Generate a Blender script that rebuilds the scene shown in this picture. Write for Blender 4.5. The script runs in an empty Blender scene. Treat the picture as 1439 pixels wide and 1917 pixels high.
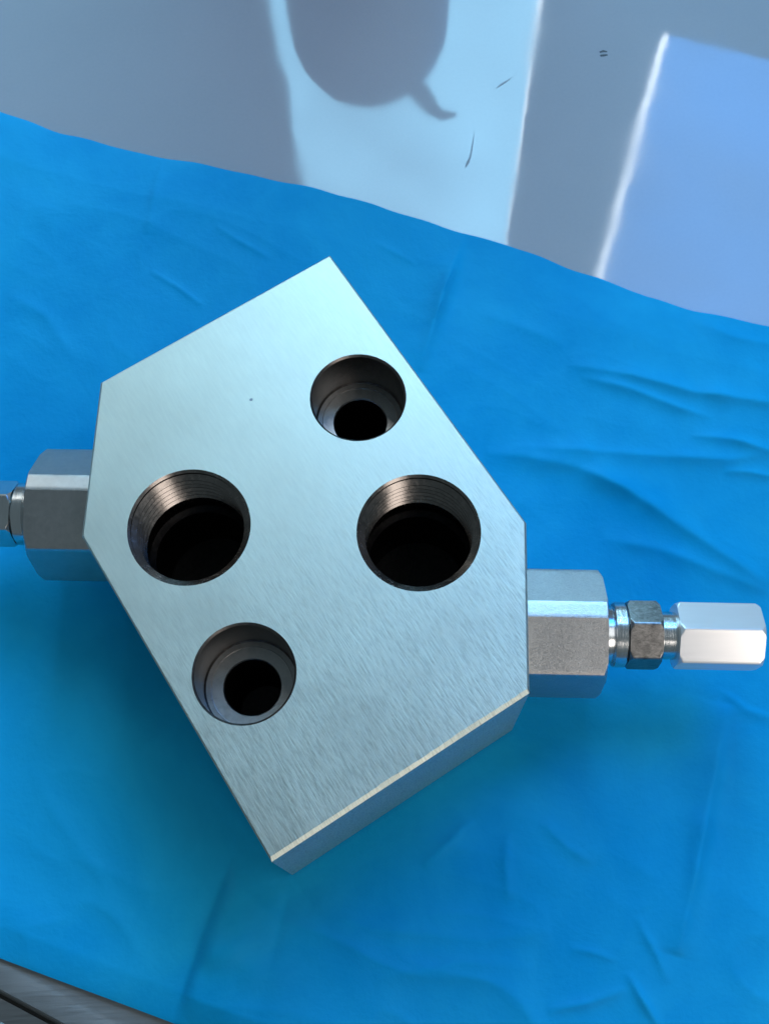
import bpy, bmesh, math, random
import numpy as np
from mathutils import Vector, Matrix
from mathutils.geometry import tessellate_polygon

random.seed(7); rng = np.random.default_rng(7)
scene = bpy.context.scene
col = scene.collection
R = math.radians

# ------------------------------------------------------------------ camera
HC = 0.238                       # camera height above the tabletop
T = 0.038                        # thickness of the valve block
F_PX, CX, CY = 2178.9, 719.5, 958.5
M = np.array([[0.9984752, -0.0552020, 0.0],
              [-0.0516727, -0.9346396, 0.3518220],
              [-0.0194213, -0.3512856, -0.9360669]])   # world axes in camera axes (right, down, forward)
cam_d = bpy.data.cameras.new('camera'); cam = bpy.data.objects.new('camera', cam_d); col.objects.link(cam)
cam_d.sensor_fit = 'HORIZONTAL'; cam_d.sensor_width = 36.0; cam_d.lens = 36.0 * F_PX / 1439.0
cam_d.clip_start = 0.005; cam_d.clip_end = 60
rot = Matrix([[M[i][0], -M[i][1], -M[i][2]] for i in range(3)])
cam.matrix_world = Matrix.Translation((0, 0, HC)) @ rot.to_4x4()
cam_d.dof.use_dof = True; cam_d.dof.focus_distance = 0.212; cam_d.dof.aperture_fstop = 110
scene.camera = cam

# ------------------------------------------------------------------ light
w = bpy.data.worlds.new('World'); scene.world = w; w.use_nodes = True
w.node_tree.nodes['Background'].inputs[0].default_value = (0.64, 0.88, 1.0, 1)
w.node_tree.nodes['Background'].inputs[1].default_value = 0.11
scene.view_settings.view_transform = 'Standard'; scene.view_settings.look = 'None'
scene.view_settings.exposure = 0.38; scene.view_settings.gamma = 1.0

WA = R(-23.0)                                            # the window wall runs along this direction
WE = np.array([math.cos(WA), math.sin(WA), 0]); WN = np.array([-math.sin(WA), math.cos(WA), 0])
WD = 0.90                                                # its distance

def area(name, loc, aim, sx, sy, power, color):
    d = bpy.data.lights.new(name, 'AREA'); d.shape = 'RECTANGLE'; d.size = sx; d.size_y = sy
    d.energy = power; d.color = color
    o = bpy.data.objects.new(name, d); col.objects.link(o); o.location = loc
    o.rotation_euler = (Vector(aim) - Vector(loc)).to_track_quat('-Z', 'Y').to_euler()
    return o
WIN_L = 11.5                                              # radiance of the daylight behind the window
_s = (2.0, 1.9); _c = WN * (WD + 0.16) + WE * 0.30 + np.array([0, 0, 1.0])
area('window_daylight', _c, _c - WN, _s[0], _s[1], WIN_L * math.pi * _s[0] * _s[1], (0.90, 0.97, 1.0))
_s = (0.75, 1.5); _c = WN * (WD + 0.16) - WE * 1.36 + np.array([0, 0, 1.0])
area('side_window_daylight', _c, _c - WN, _s[0], _s[1], 0.5 * WIN_L * math.pi * _s[0] * _s[1], (0.90, 0.98, 1.0))
_s = (0.80, 0.70)
area('cloth_fill_light', (0.80, -0.10, 1.16), (0.03, 0.03, 0.02), _s[0], _s[1], 1.1 * math.pi * _s[0] * _s[1], (0.97, 0.99, 1.0))  # added overhead fill that lifts the near cloth, not a known lamp
_s = (0.44, 0.44)
area('room_lamp', (0.56, -0.86, 0.77), (0.05, 0.04, 0.02), _s[0], _s[1], 4.0 * math.pi * _s[0] * _s[1], (1.0, 0.91, 0.84))

# ------------------------------------------------------------------ helpers
def ray(x, y): return M @ np.array([x - CX, y - CY, F_PX])
def at(x, y, z=0.0):                                     # where a line of sight meets height z
    r = ray(x, y); return np.array([0, 0, HC]) + r * ((z - HC) / r[2])
def mir(x, y, dist=WD):                                  # what the tabletop mirrors there, on a plane parallel to the wall
    r = ray(x, y); r = np.array([r[0], r[1], -r[2]]); r /= np.linalg.norm(r)
    p = np.array([0, 0, -HC]) + r * (dist / (WN @ r)); return (float(p @ WE), float(p[2]))
def wp(a, z, d=WD): return tuple(WE * a + WN * d + np.array([0, 0, z]))

def obj(name, verts, faces, mat=None, parent=None, smooth=None):
    me = bpy.data.meshes.new(name); me.from_pydata([tuple(map(float, v)) for v in verts], [], faces)
    return link(name, me, mat, parent, smooth)
def link(name, me, mat=None, parent=None, smooth=None, fix=True):
    if fix:
        bm = bmesh.new(); bm.from_mesh(me); bmesh.ops.remove_doubles(bm, verts=bm.verts, dist=1e-7)
        bmesh.ops.recalc_face_normals(bm, faces=bm.faces); bm.to_mesh(me); bm.free()
    if smooth is not None:
        me.polygons.foreach_set('use_smooth', [True] * len(me.polygons))
        if smooth < 179: me.set_sharp_from_angle(angle=R(smooth))
    o = bpy.data.objects.new(name, me); col.objects.link(o)
    if mat: me.materials.append(mat)
    if parent: o.parent = parent
    return o
def empty(name, loc=(0, 0, 0), rz=0.0):
    o = bpy.data.objects.new(name, None); col.objects.link(o); o.location = loc; o.rotation_euler = (0, 0, rz)
    o.empty_display_size = 0.01; return o
def tag(o, label, cat, kind=None):
    if label: o['label'] = label
    if cat: o['category'] = cat
    if kind: o['kind'] = kind
    return o

class NT:
    def __init__(self, name):
        self.m = bpy.data.materials.new(name); self.m.use_nodes = True; self.t = self.m.node_tree
        self.b = self.t.nodes['Principled BSDF']; self.out = self.t.nodes['Material Output']
    def n(self, kind, **kw):
        x = self.t.nodes.new(kind)
        for k, v in kw.items():
            if k in x.inputs: x.inputs[k].default_value = v
            else: setattr(x, k, v)
        return x
    def l(self, a, b): self.t.links.new(a, b)
    def p(self, **kw):
        for k, v in kw.items(): self.b.inputs[k.replace('_', ' ')].default_value = v
    def coord(self, scale=(1, 1, 1), rotz=0, which='Object'):
        c = self.n('ShaderNodeTexCoord'); mp = self.n('ShaderNodeMapping')
        mp.inputs['Scale'].default_value = scale; mp.inputs['Rotation'].default_value = (0, 0, rotz)
        self.l(c.outputs[which], mp.inputs['Vector']); return mp.outputs[0]
    def noise(self, vec, scale, detail=4, rough=0.55, dist=0.0):
        x = self.n('ShaderNodeTexNoise'); x.inputs['Scale'].default_value = scale
        x.inputs['Detail'].default_value = detail; x.inputs['Roughness'].default_value = rough
        x.inputs['Distortion'].default_value = dist; self.l(vec, x.inputs['Vector']); return x.outputs['Fac']
    def ramp(self, fac, stops):
        x = self.n('ShaderNodeValToRGB'); e = x.color_ramp.elements
        while len(e) < len(stops): e.new(0.5)
        for el, (p, c) in zip(e, stops):
            el.position = p; el.color = (c, c, c, 1) if isinstance(c, (int, float)) else (*c, 1)
        self.l(fac, x.inputs[0]); return x.outputs[0]
    def math(self, op, a, b):
        x = self.n('ShaderNodeMath', operation=op)
        for i, v in enumerate((a, b)):
            if isinstance(v, (int, float)): x.inputs[i].default_value = v
            else: self.l(v, x.inputs[i])
        return x.outputs[0]
    def bump(self, h, strength, dist, prev=None):
        x = self.n('ShaderNodeBump'); x.inputs['Strength'].default_value = strength; x.inputs['Distance'].default_value = dist
        self.l(h, x.inputs['Height'])
        if prev is not None: self.l(prev, x.inputs['Normal'])
        return x.outputs[0]

# ------------------------------------------------------------------ materials
def m_tabletop():
    t = NT('glossy_grey_laminate'); v = t.coord()
    c = t.ramp(t.math('ADD', t.math('MULTIPLY', t.noise(v, 9, 6, 0.62), 0.75), t.math('MULTIPLY', t.noise(v, 1300, 3, 0.6), 0.25)), [(0.3, (0.325, 0.375, 0.415)), (0.7, (0.385, 0.42, 0.46))])
    t.l(c, t.b.inputs['Base Color'])
    t.l(t.ramp(t.noise(v, 40, 3), [(0.35, 0.03), (0.75, 0.075)]), t.b.inputs['Roughness'])
    t.p(IOR=1.52)
    b = t.bump(t.noise(v, 22, 2, 0.4), 0.09, 0.0006)
    b = t.bump(t.noise(v, 90, 2, 0.5), 0.06, 0.0002, b)
    t.l(b, t.b.inputs['Normal']); return t.m
def m_cloth():
    t = NT('blue_sheet'); v = t.coord()
    c = t.ramp(t.noise(v, 20, 6, 0.65, 0.4), [(0.3, (0.0, 0.28, 0.60)), (0.7, (0.012, 0.39, 0.70))])
    t.l(c, t.b.inputs['Base Color']); t.p(Roughness=0.5, IOR=1.45); t.b.inputs['Specular IOR Level'].default_value = 0.06
    b = t.bump(t.noise(v, 1100, 3, 0.6), 0.20, 0.0003)
    b = t.bump(t.noise(v, 120, 4, 0.6, 0.6), 0.18, 0.0010, b)
    t.l(b, t.b.inputs['Normal']); return t.m
def m_brushed():
    t = NT('brushed_zinc_plated_steel')
    v1 = t.coord((4200, 420, 600), rotz=R(4)); v2 = t.coord((2200, 300, 300), rotz=R(-7)); v3 = t.coord()
    n1 = t.noise(v1, 1, 3, 0.6); n2 = t.noise(v2, 1, 3, 0.6)
    blot = t.noise(v3, 55, 4, 0.6)
    c = t.ramp(t.math('ADD', t.math('MULTIPLY', blot, 0.6), t.math('MULTIPLY', n2, 0.4)),
               [(0.3, (0.61, 0.655, 0.585)), (0.7, (0.72, 0.77, 0.68))])
    t.l(t.ramp(t.math('ADD', t.math('MULTIPLY', n1, 0.7), t.math('MULTIPLY', blot, 0.3)), [(0.25, 0.40), (0.8, 0.54)]), t.b.inputs['Roughness'])
    t.p(Metallic=1.0)
    sx = t.n('ShaderNodeSeparateXYZ'); t.l(t.coord(), sx.inputs[0])           # heavier brushing toward the near end
    wear = t.ramp(t.math('ADD', t.math('MULTIPLY', t.math('SUBTRACT', 0.0, sx.outputs[1]), 8.0), t.math('MULTIPLY', blot, 0.5)), [(0.12, 0.06), (0.75, 1.0)])
    dk = t.n('ShaderNodeMix', data_type='RGBA', blend_type='MULTIPLY')          # dark grain that also darkens the near end in the base colour
    t.l(t.math('MULTIPLY', wear, t.ramp(n1, [(0.30, 0.62), (0.56, 0.0)])), dk.inputs[0]); t.l(c, dk.inputs[6]); dk.inputs[7].default_value = (0.42, 0.45, 0.45, 1)
    t.l(dk.outputs[2], t.b.inputs['Base Color'])
    b = t.bump(t.math('MULTIPLY', n1, wear), 0.30, 0.00012); b = t.bump(t.math('MULTIPLY', n2, wear), 0.20, 0.00014, b)
    t.l(b, t.b.inputs['Normal']); return t.m
def m_metal(name, c0, c1, r0, r1, scale=(900, 900, 900), bs=0.2, bd=0.0002, dist=0.5):
    t = NT(name); v = t.coord(scale); v3 = t.coord()
    n = t.noise(v, 1, 4, 0.65, dist); big = t.noise(v3, 160, 4, 0.6)
    f = t.math('ADD', t.math('MULTIPLY', n, 0.75), t.math('MULTIPLY', big, 0.25))
    t.l(t.ramp(f, [(0.32, c0), (0.68, c1)]), t.b.inputs['Base Color'])
    t.l(t.ramp(f, [(0.3, r0), (0.7, r1)]), t.b.inputs['Roughness']); t.p(Metallic=1.0)
    t.l(t.bump(n, bs, bd), t.b.inputs['Normal']); return t.m
def m_plain(name, c, rough=0.6, metallic=0.0):
    t = NT(name); v = t.coord()
    t.l(t.ramp(t.noise(v, 60, 4), [(0.3, tuple(x * 0.9 for x in c)), (0.7, c)]), t.b.inputs['Base Color'])
    t.p(Roughness=rough, Metallic=metallic); return t.m
def m_glass(name, tint):
    t = NT(name); t.t.nodes.remove(t.b)
    tr = t.n('ShaderNodeBsdfTransparent'); v = t.coord()
    t.l(t.ramp(t.noise(v, 5, 3, 0.5), [(0.25, tuple(x * 0.78 for x in tint)), (0.75, tint)]), tr.inputs[0])
    t.l(tr.outputs[0], t.out.inputs[0]); return t.m

MT = dict(
    table=m_tabletop(), cloth=m_cloth(), steel=m_brushed(),
    deep=m_metal('shade_black_bore', (0.02, 0.02, 0.02), (0.05, 0.045, 0.045), 0.35, 0.5, bs=0.05),  # shade of the deep holes put into a near-black base colour
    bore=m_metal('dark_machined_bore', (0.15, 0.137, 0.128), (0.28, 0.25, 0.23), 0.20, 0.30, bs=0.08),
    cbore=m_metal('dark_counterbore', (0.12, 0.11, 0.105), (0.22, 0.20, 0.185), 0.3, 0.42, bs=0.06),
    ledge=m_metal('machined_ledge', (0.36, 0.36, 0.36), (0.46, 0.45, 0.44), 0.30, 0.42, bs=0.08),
    nut=m_metal('worn_zinc_nut', (0.44, 0.43, 0.43), (0.66, 0.64, 0.62), 0.30, 0.46, (1500, 2200, 2200), 0.42, 0.00012, 1.6),
    nut_clean=m_metal('smooth_zinc_nut', (0.50, 0.50, 0.50), (0.58, 0.57, 0.56), 0.28, 0.36, bs=0.05),
    lock=m_metal('dark_scratched_nut', (0.16, 0.155, 0.15), (0.44, 0.42, 0.40), 0.26, 0.42, (900, 1300, 1300), 0.16, 0.0001, 1.0),
    screw=m_metal('bright_turned_steel', (0.62, 0.64, 0.65), (0.74, 0.75, 0.75), 0.16, 0.26, (2500, 200, 200), 0.12),
    cap=m_metal('polished_cap', (0.92, 0.89, 0.86), (0.95, 0.92, 0.89), 0.22, 0.27, (120, 1500, 1500), 0.015),
    rail=m_metal('anodised_rail', (0.30, 0.30, 0.30), (0.38, 0.38, 0.38), 0.36, 0.46, (40, 1500, 1500), 0.15),
    wall=m_plain('grey_wall_paint', (0.42, 0.42, 0.42), 0.8),
    jug=m_plain('grey_plastic', (0.8, 0.8, 0.8), 0.5),
    mark=m_plain('dark_mark', (0.03, 0.04, 0.05), 0.5),
    scuff=m_plain('grey_scuff', (0.30, 0.36, 0.40), 0.6),
    g_left=m_glass('pale_blue_glass', (0.55, 0.80, 0.93)), g_right=m_glass('deep_blue_glass', (0.15, 0.44, 0.78)),
    g_up=m_glass('clear_glass', (0.84, 0.82, 0.80)), g_up2=m_glass('dimming_blue_glass', (0.44, 0.60, 0.70)),  # unseen upper panes, tinted to shape the reflections on the block, dimmer at right
)

_c = MT['cap'].node_tree.nodes['Principled BSDF']; _c.inputs['Metallic'].default_value = 0.5     # satin, half scattering

# ------------------------------------------------------------------ the setting
def extrude_poly(name, loops, axis_fn, d0, d1, mat, parent=None):
    """a flat polygon with holes, given thickness: loops of (a, z), axis_fn(a, z, d) -> point"""
    tris = tessellate_polygon([[Vector((a, z, 0)) for a, z in lp] for lp in loops])
    flat = [p for lp in loops for p in lp]; n = len(flat)
    V = [axis_fn(a, z, d0) for a, z in flat] + [axis_fn(a, z, d1) for a, z in flat]
    Fs = [tuple(t) for t in tris] + [tuple(i + n for i in reversed(t)) for t in tris]
    k = 0
    for lp in loops:
        m = len(lp)
        for i in range(m):
            j = (i + 1) % m; Fs.append((k + i, k + j, k + j + n, k + i + n))
        k += m
    return obj(name, V, Fs, mat, parent)
def ne(e, n, z): return tuple(WE * e + WN * n + np.array([0, 0, z]))      # along / across the table

N_TOP, N_BOT = -0.022, 0.46                              # table edges across
sl = [(-0.5, N_TOP), (0.6, N_TOP), (0.6, N_BOT), (-0.5, N_BOT)]
table = extrude_poly('tabletop', [sl], lambda e, n, z: ne(e, n, z), 0.0, -0.025, MT['table'])
tag(table, None, None, 'structure')
def decal(name, pts, width, mat):
    P = [at(x, y, 0.00006) for x, y in pts]; V = []; Fs = []
    for i, p in enumerate(P):
        d = P[min(i + 1, len(P) - 1)] - P[max(i - 1, 0)]; d /= np.linalg.norm(d); nn = np.array([-d[1], d[0], 0])
        ww = width[i] * 0.5; V += [p - nn * ww, p + nn * ww]
        if i: Fs.append((2 * i - 2, 2 * i - 1, 2 * i + 1, 2 * i))
    return obj(name, V, Fs, mat, table)
decal('printed_dash', [(1122, 97), (1129, 95), (1136, 96)], [.0005, .0007, .0004], MT['mark'])
decal('printed_dash', [(1123, 103.5), (1129, 103), (1137, 102)], [.0006, .0007, .0004], MT['mark'])
decal('scuff', [(929, 164), (938, 157), (947, 152), (958, 144)], [.0001, .0005, .0004, .0001], MT['scuff'])
decal('scuff', [(887, 250), (884, 270), (880, 292), (875, 304), (871, 312)], [.0001, .0003, .0004, .0007, .0002], MT['scuff'])

# wall with the window that the tabletop mirrors
left_edge = [mir(*q) for q in [(497, 0), (512, 90), (518, 132), (529, 165), (540, 230), (552, 300), (566, 352)]]
zt = 1.66; zs = mir(1300, 77)[1]; z0 = 0.16
aR = mir(1011, 0)[0]; aR2 = 0.5 * (mir(1011, 0)[0] + mir(950, 460)[0])
h1 = [(left_edge[0][0], z0)] + left_edge + [(left_edge[-1][0], zt), (aR2, zt), (aR2, z0)]
b0, b1 = mir(1230, 60), mir(1118, 522); aE = 0.62
aL = 0.5 * (b0[0] + b1[0])
h2 = [(aL, zs), (aL, zt), (aE, zt), (aE, zs)]
h3 = [(-1.62, 0.35), (-1.62, zt), (-1.02, zt), (-1.02, 0.35)]
wall = extrude_poly('window_wall', [[(-1.9, -0.75), (1.6, -0.75), (1.6, 1.95), (-1.9, 1.95)], h1, h2, h3],
                    lambda a, z, d: wp(a, z, d), WD, WD + 0.012, MT['wall'])
tag(wall, None, None, 'structure')
win = empty('window', wp(0.3, z0, WD)); tag(win, 'tall three-bay window with blue panes, mirrored in the glossy grey tabletop', 'window')
zu = mir(800, 560)[1]
def pane(loop, mat):
    o = extrude_poly('pane', [loop], lambda a, z, d: tuple(np.array(wp(a, z, d)) - np.array(win.location)), WD + 0.02, WD + 0.024, mat, win)
    return o
win.location = wp(0.3, z0, WD)
s0, s1 = mir(998, 0), mir(941, 455)
k = (s1[0] - s0[0]) / (s1[1] - s0[1])
pane([(-0.7, 0.1), (s0[0] + k * (0.1 - s0[1]), 0.1), (s1[0], s1[1]), (s1[0], zu), (-0.7, zu)], MT['g_left'])
r0, r1 = mir(1249, 66), mir(1123, 522)
pane([(r0[0] + 0.004, zs - 0.05), (1.1, zs - 0.05), (1.1, zu), (r1[0], zu), r1, r0], MT['g_right'])
pane([(-0.7, zu + 0.001), (aR2 + 0.03, zu + 0.001), (aR2 + 0.03, 1.8), (-0.7, 1.8)], MT['g_up'])
pane([(aL - 0.03, zu + 0.001), (1.1, zu + 0.001), (1.1, 1.8), (aL - 0.03, 1.8)], MT['g_up2'])

pane([(-1.7, 0.3), (-0.97, 0.3), (-0.97, 1.8), (-1.7, 1.8)], MT['g_up'])

# ------------------------------------------------------------------ lathe helpers
def lathe(prof, seg=72, cap_first=False, cap_last=False):
    """prof: (radius, z) pairs about the z axis"""
    V = []; Fs = []
    for r, z in prof:
        for i in range(seg):
            a = 2 * math.pi * i / seg; V.append((r * math.cos(a), r * math.sin(a), z))
    for j in range(len(prof) - 1):
        for i in range(seg):
            k2 = (i + 1) % seg; Fs.append((j * seg + i, j * seg + k2, (j + 1) * seg + k2, (j + 1) * seg + i))
    if cap_first: Fs.append(tuple(range(seg - 1, -1, -1)))
    if cap_last: Fs.append(tuple((len(prof) - 1) * seg + i for i in range(seg)))
    return V, Fs
def tube(path, radii, seg=14):
    V = []; Fs = []
    P = [np.array(p, float) for p in path]
    for i, p in enumerate(P):
        d = P[min(i + 1, len(P) - 1)] - P[max(i - 1, 0)]; d /= np.linalg.norm(d)
        u = np.cross(d, [0.3, 0.2, 0.93]); u /= np.linalg.norm(u); v = np.cross(d, u)
        for s in range(seg):
            a = 2 * math.pi * s / seg; V.append(p + radii[i] * (u * math.cos(a) + v * math.sin(a)))
        if i:
            for s in range(seg):
                t2 = (s + 1) % seg; Fs.append(((i - 1) * seg + s, (i - 1) * seg + t2, i * seg + t2, i * seg + s))
    Fs += [tuple(range(seg)), tuple((len(P) - 1) * seg + s for s in range(seg))]
    return V, Fs

# jug standing on the far end of the table; only its mirror image is in view
JD = 0.355
jc = mir(688, 0, JD)[0]
jug = empty('spouted_jug', wp(jc, 0, JD)); tag(jug, 'grey rounded jug with a short bent spout, mirrored at the top of the tabletop', 'jug')
prof = [(0.0001, 0.0), (0.030, 0.0), (0.034, 0.003)]
for hw, y in [(146, 0), (143, 40), (139, 80), (134, 108), (122, 135), (104, 158), (84, 172), (60, 184), (30, 190), (0.3, 192)]:
    y *= 0.88; aa, zz = mir(688 + hw, y, JD); prof.append((aa - mir(688, y, JD)[0], zz))
V, Fs = lathe(prof, 64); obj('body', V, Fs, MT['jug'], jug, 40)
sp = []
for x, y in [(765, 150), (790, 180), (808, 203), (826, 214), (853, 213)]:
    a, z = mir(x, y, JD); sp.append(np.array(wp(a, z, JD)) - np.array(wp(jc, 0, JD)))
V, Fs = tube(sp, [0.0058, 0.0046, 0.0035, 0.0026, 0.0008]); obj('spout', V, Fs, MT['jug'], jug, 50)

# ------------------------------------------------------------------ rail along the near table edge
g0, g1 = at(0, 1862, -0.0015), at(103, 1917, -0.0015)
rd = (g1 - g0) / np.linalg.norm(g1 - g0); rn = np.array([-rd[1], rd[0], 0])      # rn points toward the cloth
prof = [(-0.060, -0.014), (-0.060, -0.0020), (-0.0056, -0.0018), (-0.0052, -0.0014), (-0.0046, -0.0014), (-0.0042, -0.0018),
        (-0.0006, -0.0016), (-0.0004, -0.0046), (0.0004, -0.0046), (0.0007, -0.0004), (0.0010, -0.00015), (0.0048, -0.00045), (0.0054, -0.0006),
        (0.0120, -0.0006), (0.0120, -0.014)]
V = []; Fs = []
for s in (-0.10, 0.16):
    for d, z in prof: V.append(g0 * [1, 1, 0] + rd * s + rn * d + np.array([0, 0, z]))
n = len(prof)
for i in range(n): j = (i + 1) % n; Fs.append((i, j, j + n, i + n))
Fs += [tuple(range(n)), tuple(range(2 * n - 1, n - 1, -1))]
rail = obj('aluminium_rail', V, Fs, MT['rail'], None, 25)
tag(rail, 'grooved grey metal rail along the near edge of the blue cloth', 'rail')

# ------------------------------------------------------------------ block geometry (plan)
PH = 0.518266; BC = np.array([-0.014951, 0.072688])
BW, BL, CA, CB = 0.069533, 0.094164, 0.017569, 0.025930
cw, cl = BW / 2, BL / 2
PLAN = [(cw, cl), (-cw + CA, cl), (-cw, cl - CB), (-cw, -cl), (cw - CA, -cl), (cw, -cl + CB)]
RZ = np.array([[math.cos(PH), -math.sin(PH)], [math.sin(PH), math.cos(PH)]])
PLAN_W = [RZ @ np.array(p) + BC for p in PLAN]

# ------------------------------------------------------------------ blue cloth
def seg_coords(px, X, Y):
    """signed distance to a polyline on the table and the position 0..1 along it"""
    P = [at(x, y)[:2] for x, y in px]
    L = [np.linalg.norm(P[i + 1] - P[i]) for i in range(len(P) - 1)]; tot = sum(L); acc = 0
    best = np.full(X.shape, 1e9); sd = np.zeros(X.shape); tt = np.zeros(X.shape)
    for i in range(len(P) - 1):
        d = (P[i + 1] - P[i]) / L[i]; rx, ry = X - P[i][0], Y - P[i][1]
        t = rx * d[0] + ry * d[1]; tc = np.clip(t, 0, L[i])
        dx, dy = rx - tc * d[0], ry - tc * d[1]; dist = np.hypot(dx, dy)
        s = np.sign(-rx * d[1] + ry * d[0] + 1e-12); m = dist < best
        best = np.where(m, dist, best); sd = np.where(m, dist * s, sd); tt = np.where(m, (acc + tc) / tot, tt); acc += L[i]
    over = np.sqrt(best ** 2)
    return sd, tt
def vnoise(X, Y, scale, seed):
    r = np.random.default_rng(seed); g = r.random((80, 80)); x = X * scale + 30.3; y = Y * scale + 30.7
    xi = np.floor(x).astype(int); yi = np.floor(y).astype(int); fx = x - xi; fy = y - yi
    fx = fx * fx * (3 - 2 * fx); fy = fy * fy * (3 - 2 * fy); xi %= 79; yi %= 79
    return (g[xi, yi] * (1 - fx) + g[xi + 1, yi] * fx) * (1 - fy) + (g[xi, yi + 1] * (1 - fx) + g[xi + 1, yi + 1] * fx) * fy
def taper(t): return np.sin(np.clip(t, 0, 1) * math.pi) ** 0.6
# kind, polyline in the photo, height (mm), width (mm), [second width]
WR = [
    ('r', [(872, 430), (850, 500), (820, 590), (786, 700)], 2.2, 1.3, 4.0),
    ('r', [(905, 850), (985, 862), (1080, 882), (1165, 925), (1260, 985), (1345, 1040), (1439, 1100)], 1.9, 3.6, 2.2),
    ('r', [(960, 840), (1100, 852), (1240, 862), (1360, 868), (1460, 850)], 0.8, 1.8, 1.8),
    ('r', [(1060, 690), (1180, 712), (1290, 742), (1380, 755), (1480, 770)], 1.3, 2.4, 1.6),
    ('r', [(1085, 712), (1180, 738), (1262, 770), (1330, 790)], 0.8, 1.3, 1.3),
    ('r', [(1290, 600), (1370, 636), (1470, 655)], 0.9, 2.4, 1.6),
    ('r', [(1290, 822), (1370, 832), (1439, 852), (1480, 860)], 0.8, 1.2, 1.2),
    ('r', [(1350, 888), (1400, 890), (1460, 902)], 0.6, 0.9, 0.9),
    ('r', [(900, 590), (980, 620), (1060, 655)], 0.35, 2.2, 2.2),
    ('r', [(1120, 1010), (1240, 1035), (1340, 1075), (1460, 1120)], 0.8, 3.0, 2.0),
    ('v', [(445, 1590), (420, 1650), (388, 1740), (352, 1840), (318, 1940)], 2.6, 5.5, 1.0),
    ('r', [(1360, 1320), (1338, 1430), (1312, 1560), (1285, 1680), (1262, 1790)], 2.6, 2.0, 4.6),
    ('r', [(1170, 1820), (1192, 1862), (1235, 1935)], 0.9, 0.8, 0.9),
    ('r', [(1188, 1715), (1200, 1745), (1225, 1790), (1245, 1840)], 0.6, 0.9, 0.9),
    ('r', [(1020, 1892), (1100, 1876), (1170, 1850)], 0.7, 1.3, 1.3),
    ('r', [(1060, 1776), (1110, 1784), (1150, 1800)], 0.4, 0.8, 0.8),
    ('r', [(880, 1535), (845, 1575), (790, 1625)], 0.6, 1.2, 1.6),
    ('r', [(948, 1560), (944, 1620), (950, 1690)], 0.5, 1.2, 1.2),
    ('r', [(1010, 1540), (1060, 1590), (1110, 1620)], 0.5, 2.0, 1.4),
    ('r', [(560, 1690), (700, 1740), (900, 1760), (1030, 1745)], 0.9, 4.0, 3.0),
    ('r', [(700, 1835), (860, 1800), (1000, 1812)], 0.6, 3.0, 3.0),
    ('r', [(312, 270), (296, 350), (280, 450)], 0.5, 3.0, 1.2),
    ('r', [(285, 515), (335, 545), (385, 582)], 0.45, 0.9, 0.9),
    ('r', [(405, 430), (450, 460), (510, 492)], 0.4, 0.9, 0.9),
    ('r', [(700, 455), (740, 475), (780, 498)], 0.4, 1.0, 1.0),
    ('r', [(20, 560), (90, 600), (150, 690)], 0.5, 3.0, 3.0),
    ('r', [(60, 1430), (110, 1530), (190, 1640), (230, 1740)], 0.6, 3.5, 3.5),
    ('r', [(1345, 1290), (1395, 1330), (1460, 1350)], 0.7, 1.5, 2.0),
]
top_px = [(-260, 130), (-120, 172), (0, 211), (120, 252), (250, 286), (420, 318), (565, 350), (660, 372), (700, 384), (780, 412), (870, 438),
          (950, 461), (1040, 494), (1120, 523), (1210, 558), (1300, 583), (1360, 597), (1439, 613), (1560, 640), (1800, 690)]
tp = np.array([[at(x, y) @ WE, at(x, y) @ WN] for x, y in top_px])
bp_ = np.array([[at(x, y) @ WE, at(x, y) @ WN] for x, y in [(-300, 1684), (0, 1794), (100, 1832), (200, 1869), (330, 1918), (1500, 2350)]])
NU, NV = 620, 430
us = np.linspace(-0.175, 0.165, NU); tv = np.linspace(0, 1, NV)
U, TV = np.meshgrid(us, tv, indexing='ij')
top_n = np.interp(us, tp[:, 0], tp[:, 1]) + 0.0003 * np.sin(us * 330) * np.sin(us * 97)
bot_n = np.interp(us, bp_[:, 0], bp_[:, 1])
NN = top_n[:, None] * (1 - TV) + bot_n[:, None] * TV
X = U * WE[0] + NN * WN[0]; Y = U * WE[1] + NN * WN[1]
Z = np.full(X.shape, 0.0004)
for kind, px, hgt, w1, w2 in WR:
    if px[0][0] > 880 and px[0][1] < 1200: w1, w2, hgt = w1 * 1.3, w2 * 1.3, hgt * 1.25
    elif px[0][1] > 1500: hgt = hgt * 1.15
    sd, tt = seg_coords(px, X, Y); a = np.where(sd > 0, w1, w2) / 1000
    tp_ = taper(tt) * (0.75 + 0.5 * vnoise(X, Y, 220, 5))
    if kind == 'r': Z += hgt / 1000 * tp_ * np.exp(-1.35 * (np.sqrt((sd / a) ** 2 + 0.03) - 0.173))
    else:
        q = np.abs(sd) / a; Z += np.where(sd > 0, hgt / 1000 * tp_ * (q * np.exp(1 - q)), 0)
c1, s1_ = math.cos(0.6), math.sin(0.6); X2, Y2 = X * c1 - Y * s1_, X * s1_ + Y * c1
WX = X2 + 0.012 * (vnoise(X2, Y2, 40, 8) - 0.5); WY = Y2 + 0.012 * (vnoise(X2, Y2, 40, 9) - 0.5)
def ridged(sc, seed): return (1 - np.abs(2 * vnoise(WX, WY * 1.7, sc, seed) - 1)) ** 2.2
Z += 0.0022 * (vnoise(X2, Y2, 17, 1) - 0.25) + 0.0014 * (vnoise(WX, WY, 45, 2) - 0.4) + 0.00024 * (vnoise(WX, WY, 130, 3) - 0.5)
near = np.clip((0.06 - NN) / 0.08, 0.25, 1)                       # more crumpled toward the near side
Z += (0.0012 * ridged(26, 11) + 0.00055 * ridged(60, 12)) * near
lx = (X - BC[0]) * math.cos(PH) + (Y - BC[1]) * math.sin(PH); ly = -(X - BC[0]) * math.sin(PH) + (Y - BC[1]) * math.cos(PH)
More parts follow.
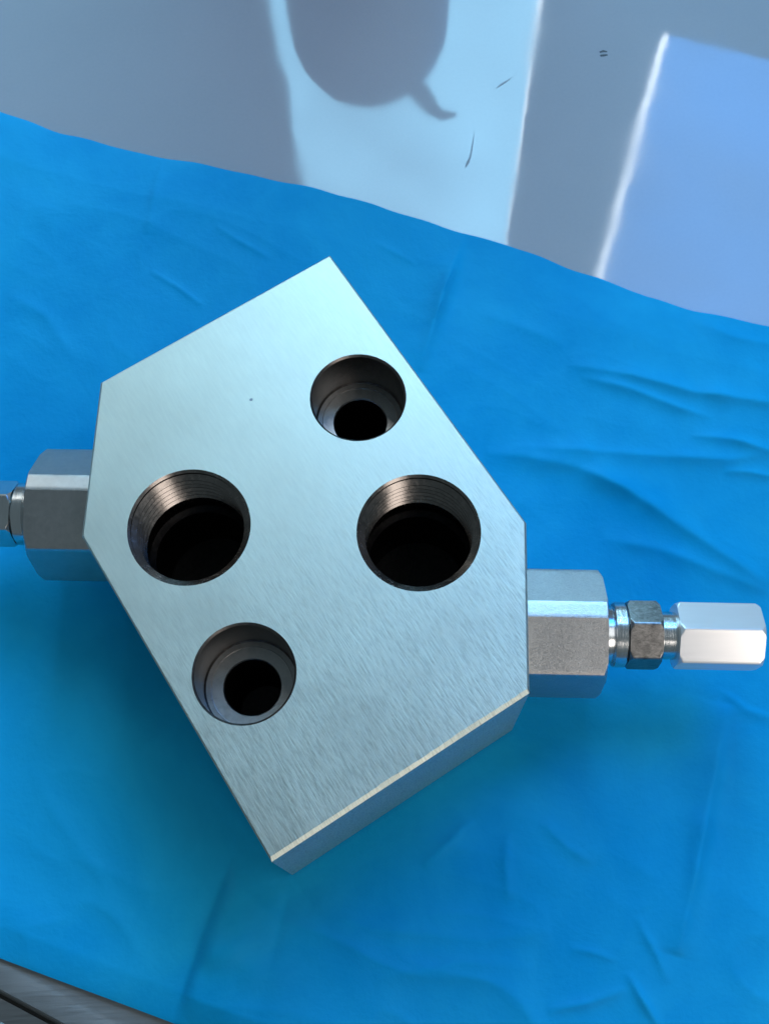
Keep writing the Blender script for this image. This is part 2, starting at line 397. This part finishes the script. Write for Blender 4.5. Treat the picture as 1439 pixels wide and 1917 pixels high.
dout = np.maximum(np.abs(lx) - cw, np.abs(ly) - cl)              # flat where the block presses on it
mask = np.clip((dout - 0.000) / 0.014, 0, 1); mask = mask * mask * (3 - 2 * mask)
edge = np.clip(np.minimum(TV / 0.07, (1 - TV) / 0.03), 0, 1) ** 0.8
Z = np.maximum(Z, 0.0004); Z = 0.0004 + (Z - 0.0004) * mask * (0.08 + 0.92 * edge)
TH = 0.00028
nv = NU * NV
top = np.stack([X, Y, Z], -1).reshape(-1, 3); bot = top.copy(); bot[:, 2] -= TH
I = np.arange(nv).reshape(NU, NV)
q = np.stack([I[:-1, :-1], I[1:, :-1], I[1:, 1:], I[:-1, 1:]], -1).reshape(-1, 4)
rim = np.concatenate([I[:, 0], I[-1, 1:], I[-2::-1, -1], I[0, -2:0:-1]])
rq = np.stack([rim, np.roll(rim, -1), np.roll(rim, -1) + nv, rim + nv], -1)
faces = np.concatenate([q[:, ::-1], q + nv, rq])
me = bpy.data.meshes.new('blue_cloth'); me.from_pydata(np.concatenate([top, bot]).tolist(), [], faces.tolist())
cloth = link('blue_cloth', me, MT['cloth'], None, 60, fix=False)
tag(cloth, 'creased bright blue cloth strip spread on the tabletop under the metal block', 'cloth')
me.update()

# ------------------------------------------------------------------ the valve block
Z0 = 0.0004
blk = empty('valve_block', (BC[0], BC[1], Z0), PH)
tag(blk, 'six-sided brushed steel hydraulic valve block with four holes and two hex valves', 'valve block')
TB = T - Z0
BIG, SML = 0.01095, 0.00880
HOLES = [((0.022624, 0.017231), SML), ((-0.022624, -0.017231), SML), ((-0.017360, 0.011910), BIG), ((0.017360, -0.011910), BIG)]
def inset(poly, ds):
    n = len(poly); L = []
    for i in range(n):
        p = np.array(poly[i]); q2 = np.array(poly[(i + 1) % n]); d = (q2 - p) / np.linalg.norm(q2 - p)
        nn = np.array([-d[1], d[0]]); L.append((p + nn * ds[i], d))
    out = []
    for i in range(n):
        (p, d), (p2, d2) = L[i - 1], L[i]
        A = np.array([d, -d2]).T; s = np.linalg.solve(A, p2 - p); out.append(tuple(p + d * s[0]))
    return out
ch = [0.0003, 0.0004, 0.0003, 0.00078, 0.0004, 0.0003]             # chamfer widths A-B, B-C, C-D, D-E, E-F, F-A
drop = [0.0003, 0.0004, 0.0003, 0.00036, 0.0004, 0.0003]
ins = inset(PLAN, ch)
outer, inner, outer_t = [], [], []
for i in range(6):
    nseg = 60 if i == 3 else 8
    for s in range(nseg):
        t = s / nseg
        o_ = np.array(PLAN[i]) * (1 - t) + np.array(PLAN[(i + 1) % 6]) * t
        n_ = np.array(ins[i]) * (1 - t) + np.array(ins[(i + 1) % 6]) * t
        if i == 3 and s > 0:
            wear = 0.00014 * (random.random() - 0.5) * (1.0 if t > 0.45 else 0.35) + 0.00012 * max(0, math.sin(t * 19)) * (t > .4)
            n_ = n_ + np.array([0, 1]) * wear
        dz = drop[i] if s > 0 else 0.5 * (drop[i] + drop[i - 1])
        outer.append((o_[0], o_[1], TB - dz)); inner.append((n_[0], n_[1]))
SEG = 96
hole_loops = [[(c[0] + (r + 0.0004) * math.cos(2 * math.pi * k / SEG), c[1] + (r + 0.0004) * math.sin(2 * math.pi * k / SEG)) for k in range(SEG)] for c, r in HOLES]
loops = [inner] + hole_loops
flat = [p for lp in loops for p in lp]
tris = tessellate_polygon([[Vector((x, y, 0)) for x, y in lp] for lp in loops])
V = [(x, y, TB) for x, y in flat]; Fs = [tuple(t) for t in tris]
n0 = len(V); m = len(outer); V += outer
for i in range(m): j = (i + 1) % m; Fs.append((i, j, n0 + j, n0 + i))
n1 = len(V); V += [(x, y, 0.0008) for x, y, z in outer]
for i in range(m): j = (i + 1) % m; Fs.append((n0 + i, n0 + j, n1 + j, n1 + i))
bi = inset(PLAN, [0.0008] * 6); lo = []
for i in range(6):
    nseg = 60 if i == 3 else 8
    for s in range(nseg):
        t = s / nseg; p = np.array(bi[i]) * (1 - t) + np.array(bi[(i + 1) % 6]) * t; lo.append((p[0], p[1], 0.0))
n2 = len(V); V += lo
for i in range(m): j = (i + 1) % m; Fs.append((n1 + i, n1 + j, n2 + j, n2 + i))
Fs.append(tuple(n2 + i for i in range(m)))
body = obj('body', V, Fs, MT['steel'], blk)

def bore(name, c, prof, mat):
    V, Fs = lathe([(r, TB - d) for r, d in prof], SEG); o = obj(name, V, Fs, mat, blk)
    o.data.flip_normals() if False else None
    o.location = (c[0], c[1], 0); me = o.data
    me.polygons.foreach_set('use_smooth', [True] * len(me.polygons)); me.set_sharp_from_angle(angle=R(28)); return o
def threaded(r):
    p = [(r + 0.0004, 0.0), (r - 0.0001, 0.0004), (r - 0.0001, 0.0010)]
    d = 0.0010; pitch = 0.0018
    for k in range(6):
        p += [(r - 0.00105, d + pitch * 0.42), (r - 0.00105, d + pitch * 0.52), (r - 0.00012, d + pitch * 0.92), (r - 0.00012, d + pitch)]
        d += pitch
    p += [(r - 0.0001, d + 0.0003), (r - 0.0001, 0.0175)]
    return p, [(r - 0.0001, 0.0175), (r - 0.0012, 0.0185), (r - 0.0012, 0.0345), (0.0002, 0.035)]
def counterbore(r, depth):
    return [(r + 0.0004, 0.0), (r, 0.0004), (r, depth - 0.0004), (r - 0.0003, depth)], \
           [(r - 0.0003, depth), (r - 0.0012, depth), (r - 0.0013, depth + 0.0003), (r - 0.0034, depth + 0.0004), (r - 0.0036, depth + 0.0007)], \
           [(r - 0.0036, depth + 0.0007), (r - 0.0036, 0.035), (0.0002, 0.0355)]
for c, r in HOLES:
    if r == BIG:
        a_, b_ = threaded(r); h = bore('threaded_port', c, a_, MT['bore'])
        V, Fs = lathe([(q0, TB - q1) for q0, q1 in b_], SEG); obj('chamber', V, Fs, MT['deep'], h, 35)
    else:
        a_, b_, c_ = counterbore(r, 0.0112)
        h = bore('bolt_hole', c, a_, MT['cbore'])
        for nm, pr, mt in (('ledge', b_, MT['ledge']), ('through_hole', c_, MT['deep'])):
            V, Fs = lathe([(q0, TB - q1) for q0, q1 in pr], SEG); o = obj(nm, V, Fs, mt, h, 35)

for (x, y), (rx, ry), an in (((470, 748), (.00036, .0003), 0.2),):       # specks on the top face
    c = RZ.T @ (at(x, y, T)[:2] - BC)
    V = [(c[0] + rx * math.cos(t) * math.cos(an) - ry * math.sin(t) * math.sin(an), c[1] + rx * math.cos(t) * math.sin(an) + ry * math.sin(t) * math.cos(an), TB + 0.00004) for t in np.linspace(0, 2 * math.pi, 9)[:-1]]
    obj('pit', V, [tuple(range(8))], MT['scuff'], blk)

# ------------------------------------------------------------------ hex valves
def hex_radius(th, a, bevel=None):
    r = 1e9
    for k in range(6):
        c = math.cos(th - k * math.pi / 3)
        if c > 1e-3: r = min(r, a / c)
    if bevel:
        for k, b in bevel:
            c = math.cos(th - (k + 0.5) * math.pi / 3)
            if c > 1e-3: r = min(r, b / c)
    return r
def hexbar(a, x0, x1, roll, end0=None, end1=None, bevel=None, seg=180, rnd=0.0):
    """hexagonal bar along +x; facet normals start at angle roll; end = (radius at the face, slope) turns the corner off"""
    st = sorted(set([x0, x1] + [x0 + k * 0.00012 for k in range(1, 26) if x0 + k * 0.00012 < (x0 + x1) / 2] + [x1 - k * 0.00012 for k in range(1, 26) if x1 - k * 0.00012 > (x0 + x1) / 2]))
    V = []; Fs = []
    rc = a / math.cos(math.pi / 6)
    for x in st:
        for i in range(seg):
            th = 2 * math.pi * i / seg; r = hex_radius(th, a, bevel)
            r = min(r, rc - rnd)
            if end0: r = min(r, end0[0] + (x - x0) * end0[1])
            if end1: r = min(r, end1[0] + (x1 - x) * end1[1])
            A = th + roll
            V.append((x, r * math.sin(A), r * math.cos(A)))       # angle measured from up toward +y
    n = len(st)
    for j in range(n - 1):
        for i in range(seg):
            k2 = (i + 1) % seg; Fs.append((j * seg + i, j * seg + k2, (j + 1) * seg + k2, (j + 1) * seg + i))
    Fs += [tuple(range(seg)), tuple((n - 1) * seg + i for i in range(seg))]
    return V, Fs
def round_bar(prof, seg=64):
    V, Fs = lathe([(r, x) for x, r in prof], seg, True, True)
    return [(z, y, x) for x, y, z in V], Fs

def cartridge(end, length, a, roll, side, mats, label):
    """end: (local x, y) on the chamfer face, direction = local unit vector"""
    (px, py), ang = end
    V, Fs = hexbar(a, -0.0002, length, roll, None, (a * 1.055, 1.5), bevel=[(side, a * 1.075)], rnd=0.00012)
    o = obj('valve_cartridge', V, Fs, mats['nut'], blk, 14)
    o.location = (px, py, T / 2 - Z0); o.rotation_euler = (0, 0, ang); o['label'] = label
    L = length
    V, Fs = round_bar([(L - 0.001, 0.0070), (L + 0.0002, 0.0070), (L + 0.0006, 0.0058), (L + 0.0019, 0.0056), (L + 0.0021, 0.0060), (L + 0.0024, 0.0063),
                       (L + 0.0044, 0.0063), (L + 0.0047, 0.0060), (L + 0.0047, 0.0046), (L + 0.0145, 0.0046)])
    obj('adjusting_screw', V, Fs, MT['screw'], o, 30)
    V, Fs = hexbar(0.0059, L + 0.0049, L + 0.0111, roll - 0.06, (0.0062, 0.9), (0.0062, 0.9), rnd=0.0001); obj('lock_nut', V, Fs, mats['lock'], o, 14)
    V, Fs = hexbar(0.0059, L + 0.0142, L + 0.0300, mats['cap_roll'], (0.0062, 0.9), (0.0063, 0.55), rnd=0.00004); obj('end_cap', V, Fs, MT['cap'], o, 14)
    return o
def mid(i, j, f=0.5): return tuple(np.array(PLAN[i]) * (1 - f) + np.array(PLAN[j]) * f)
def out(i, j):
    d = np.array(PLAN[j]) - np.array(PLAN[i]); return math.atan2(-d[0], d[1])
# facet normals measured from straight up toward the cartridge's left (+y); right one points to +x of the photo
cartridge((mid(4, 5), out(4, 5)), 0.0156, 0.01085, R(-22), 0, dict(nut=MT['nut'], lock=MT['lock'], cap_roll=R(27)), 'scratched hex valve on the right of the block')
cartridge((mid(1, 2, 0.65), out(1, 2)), 0.0142, 0.0116, R(20), 5, dict(nut=MT['nut_clean'], lock=MT['screw'], cap_roll=R(30)), 'smooth hex valve on the left of the block')
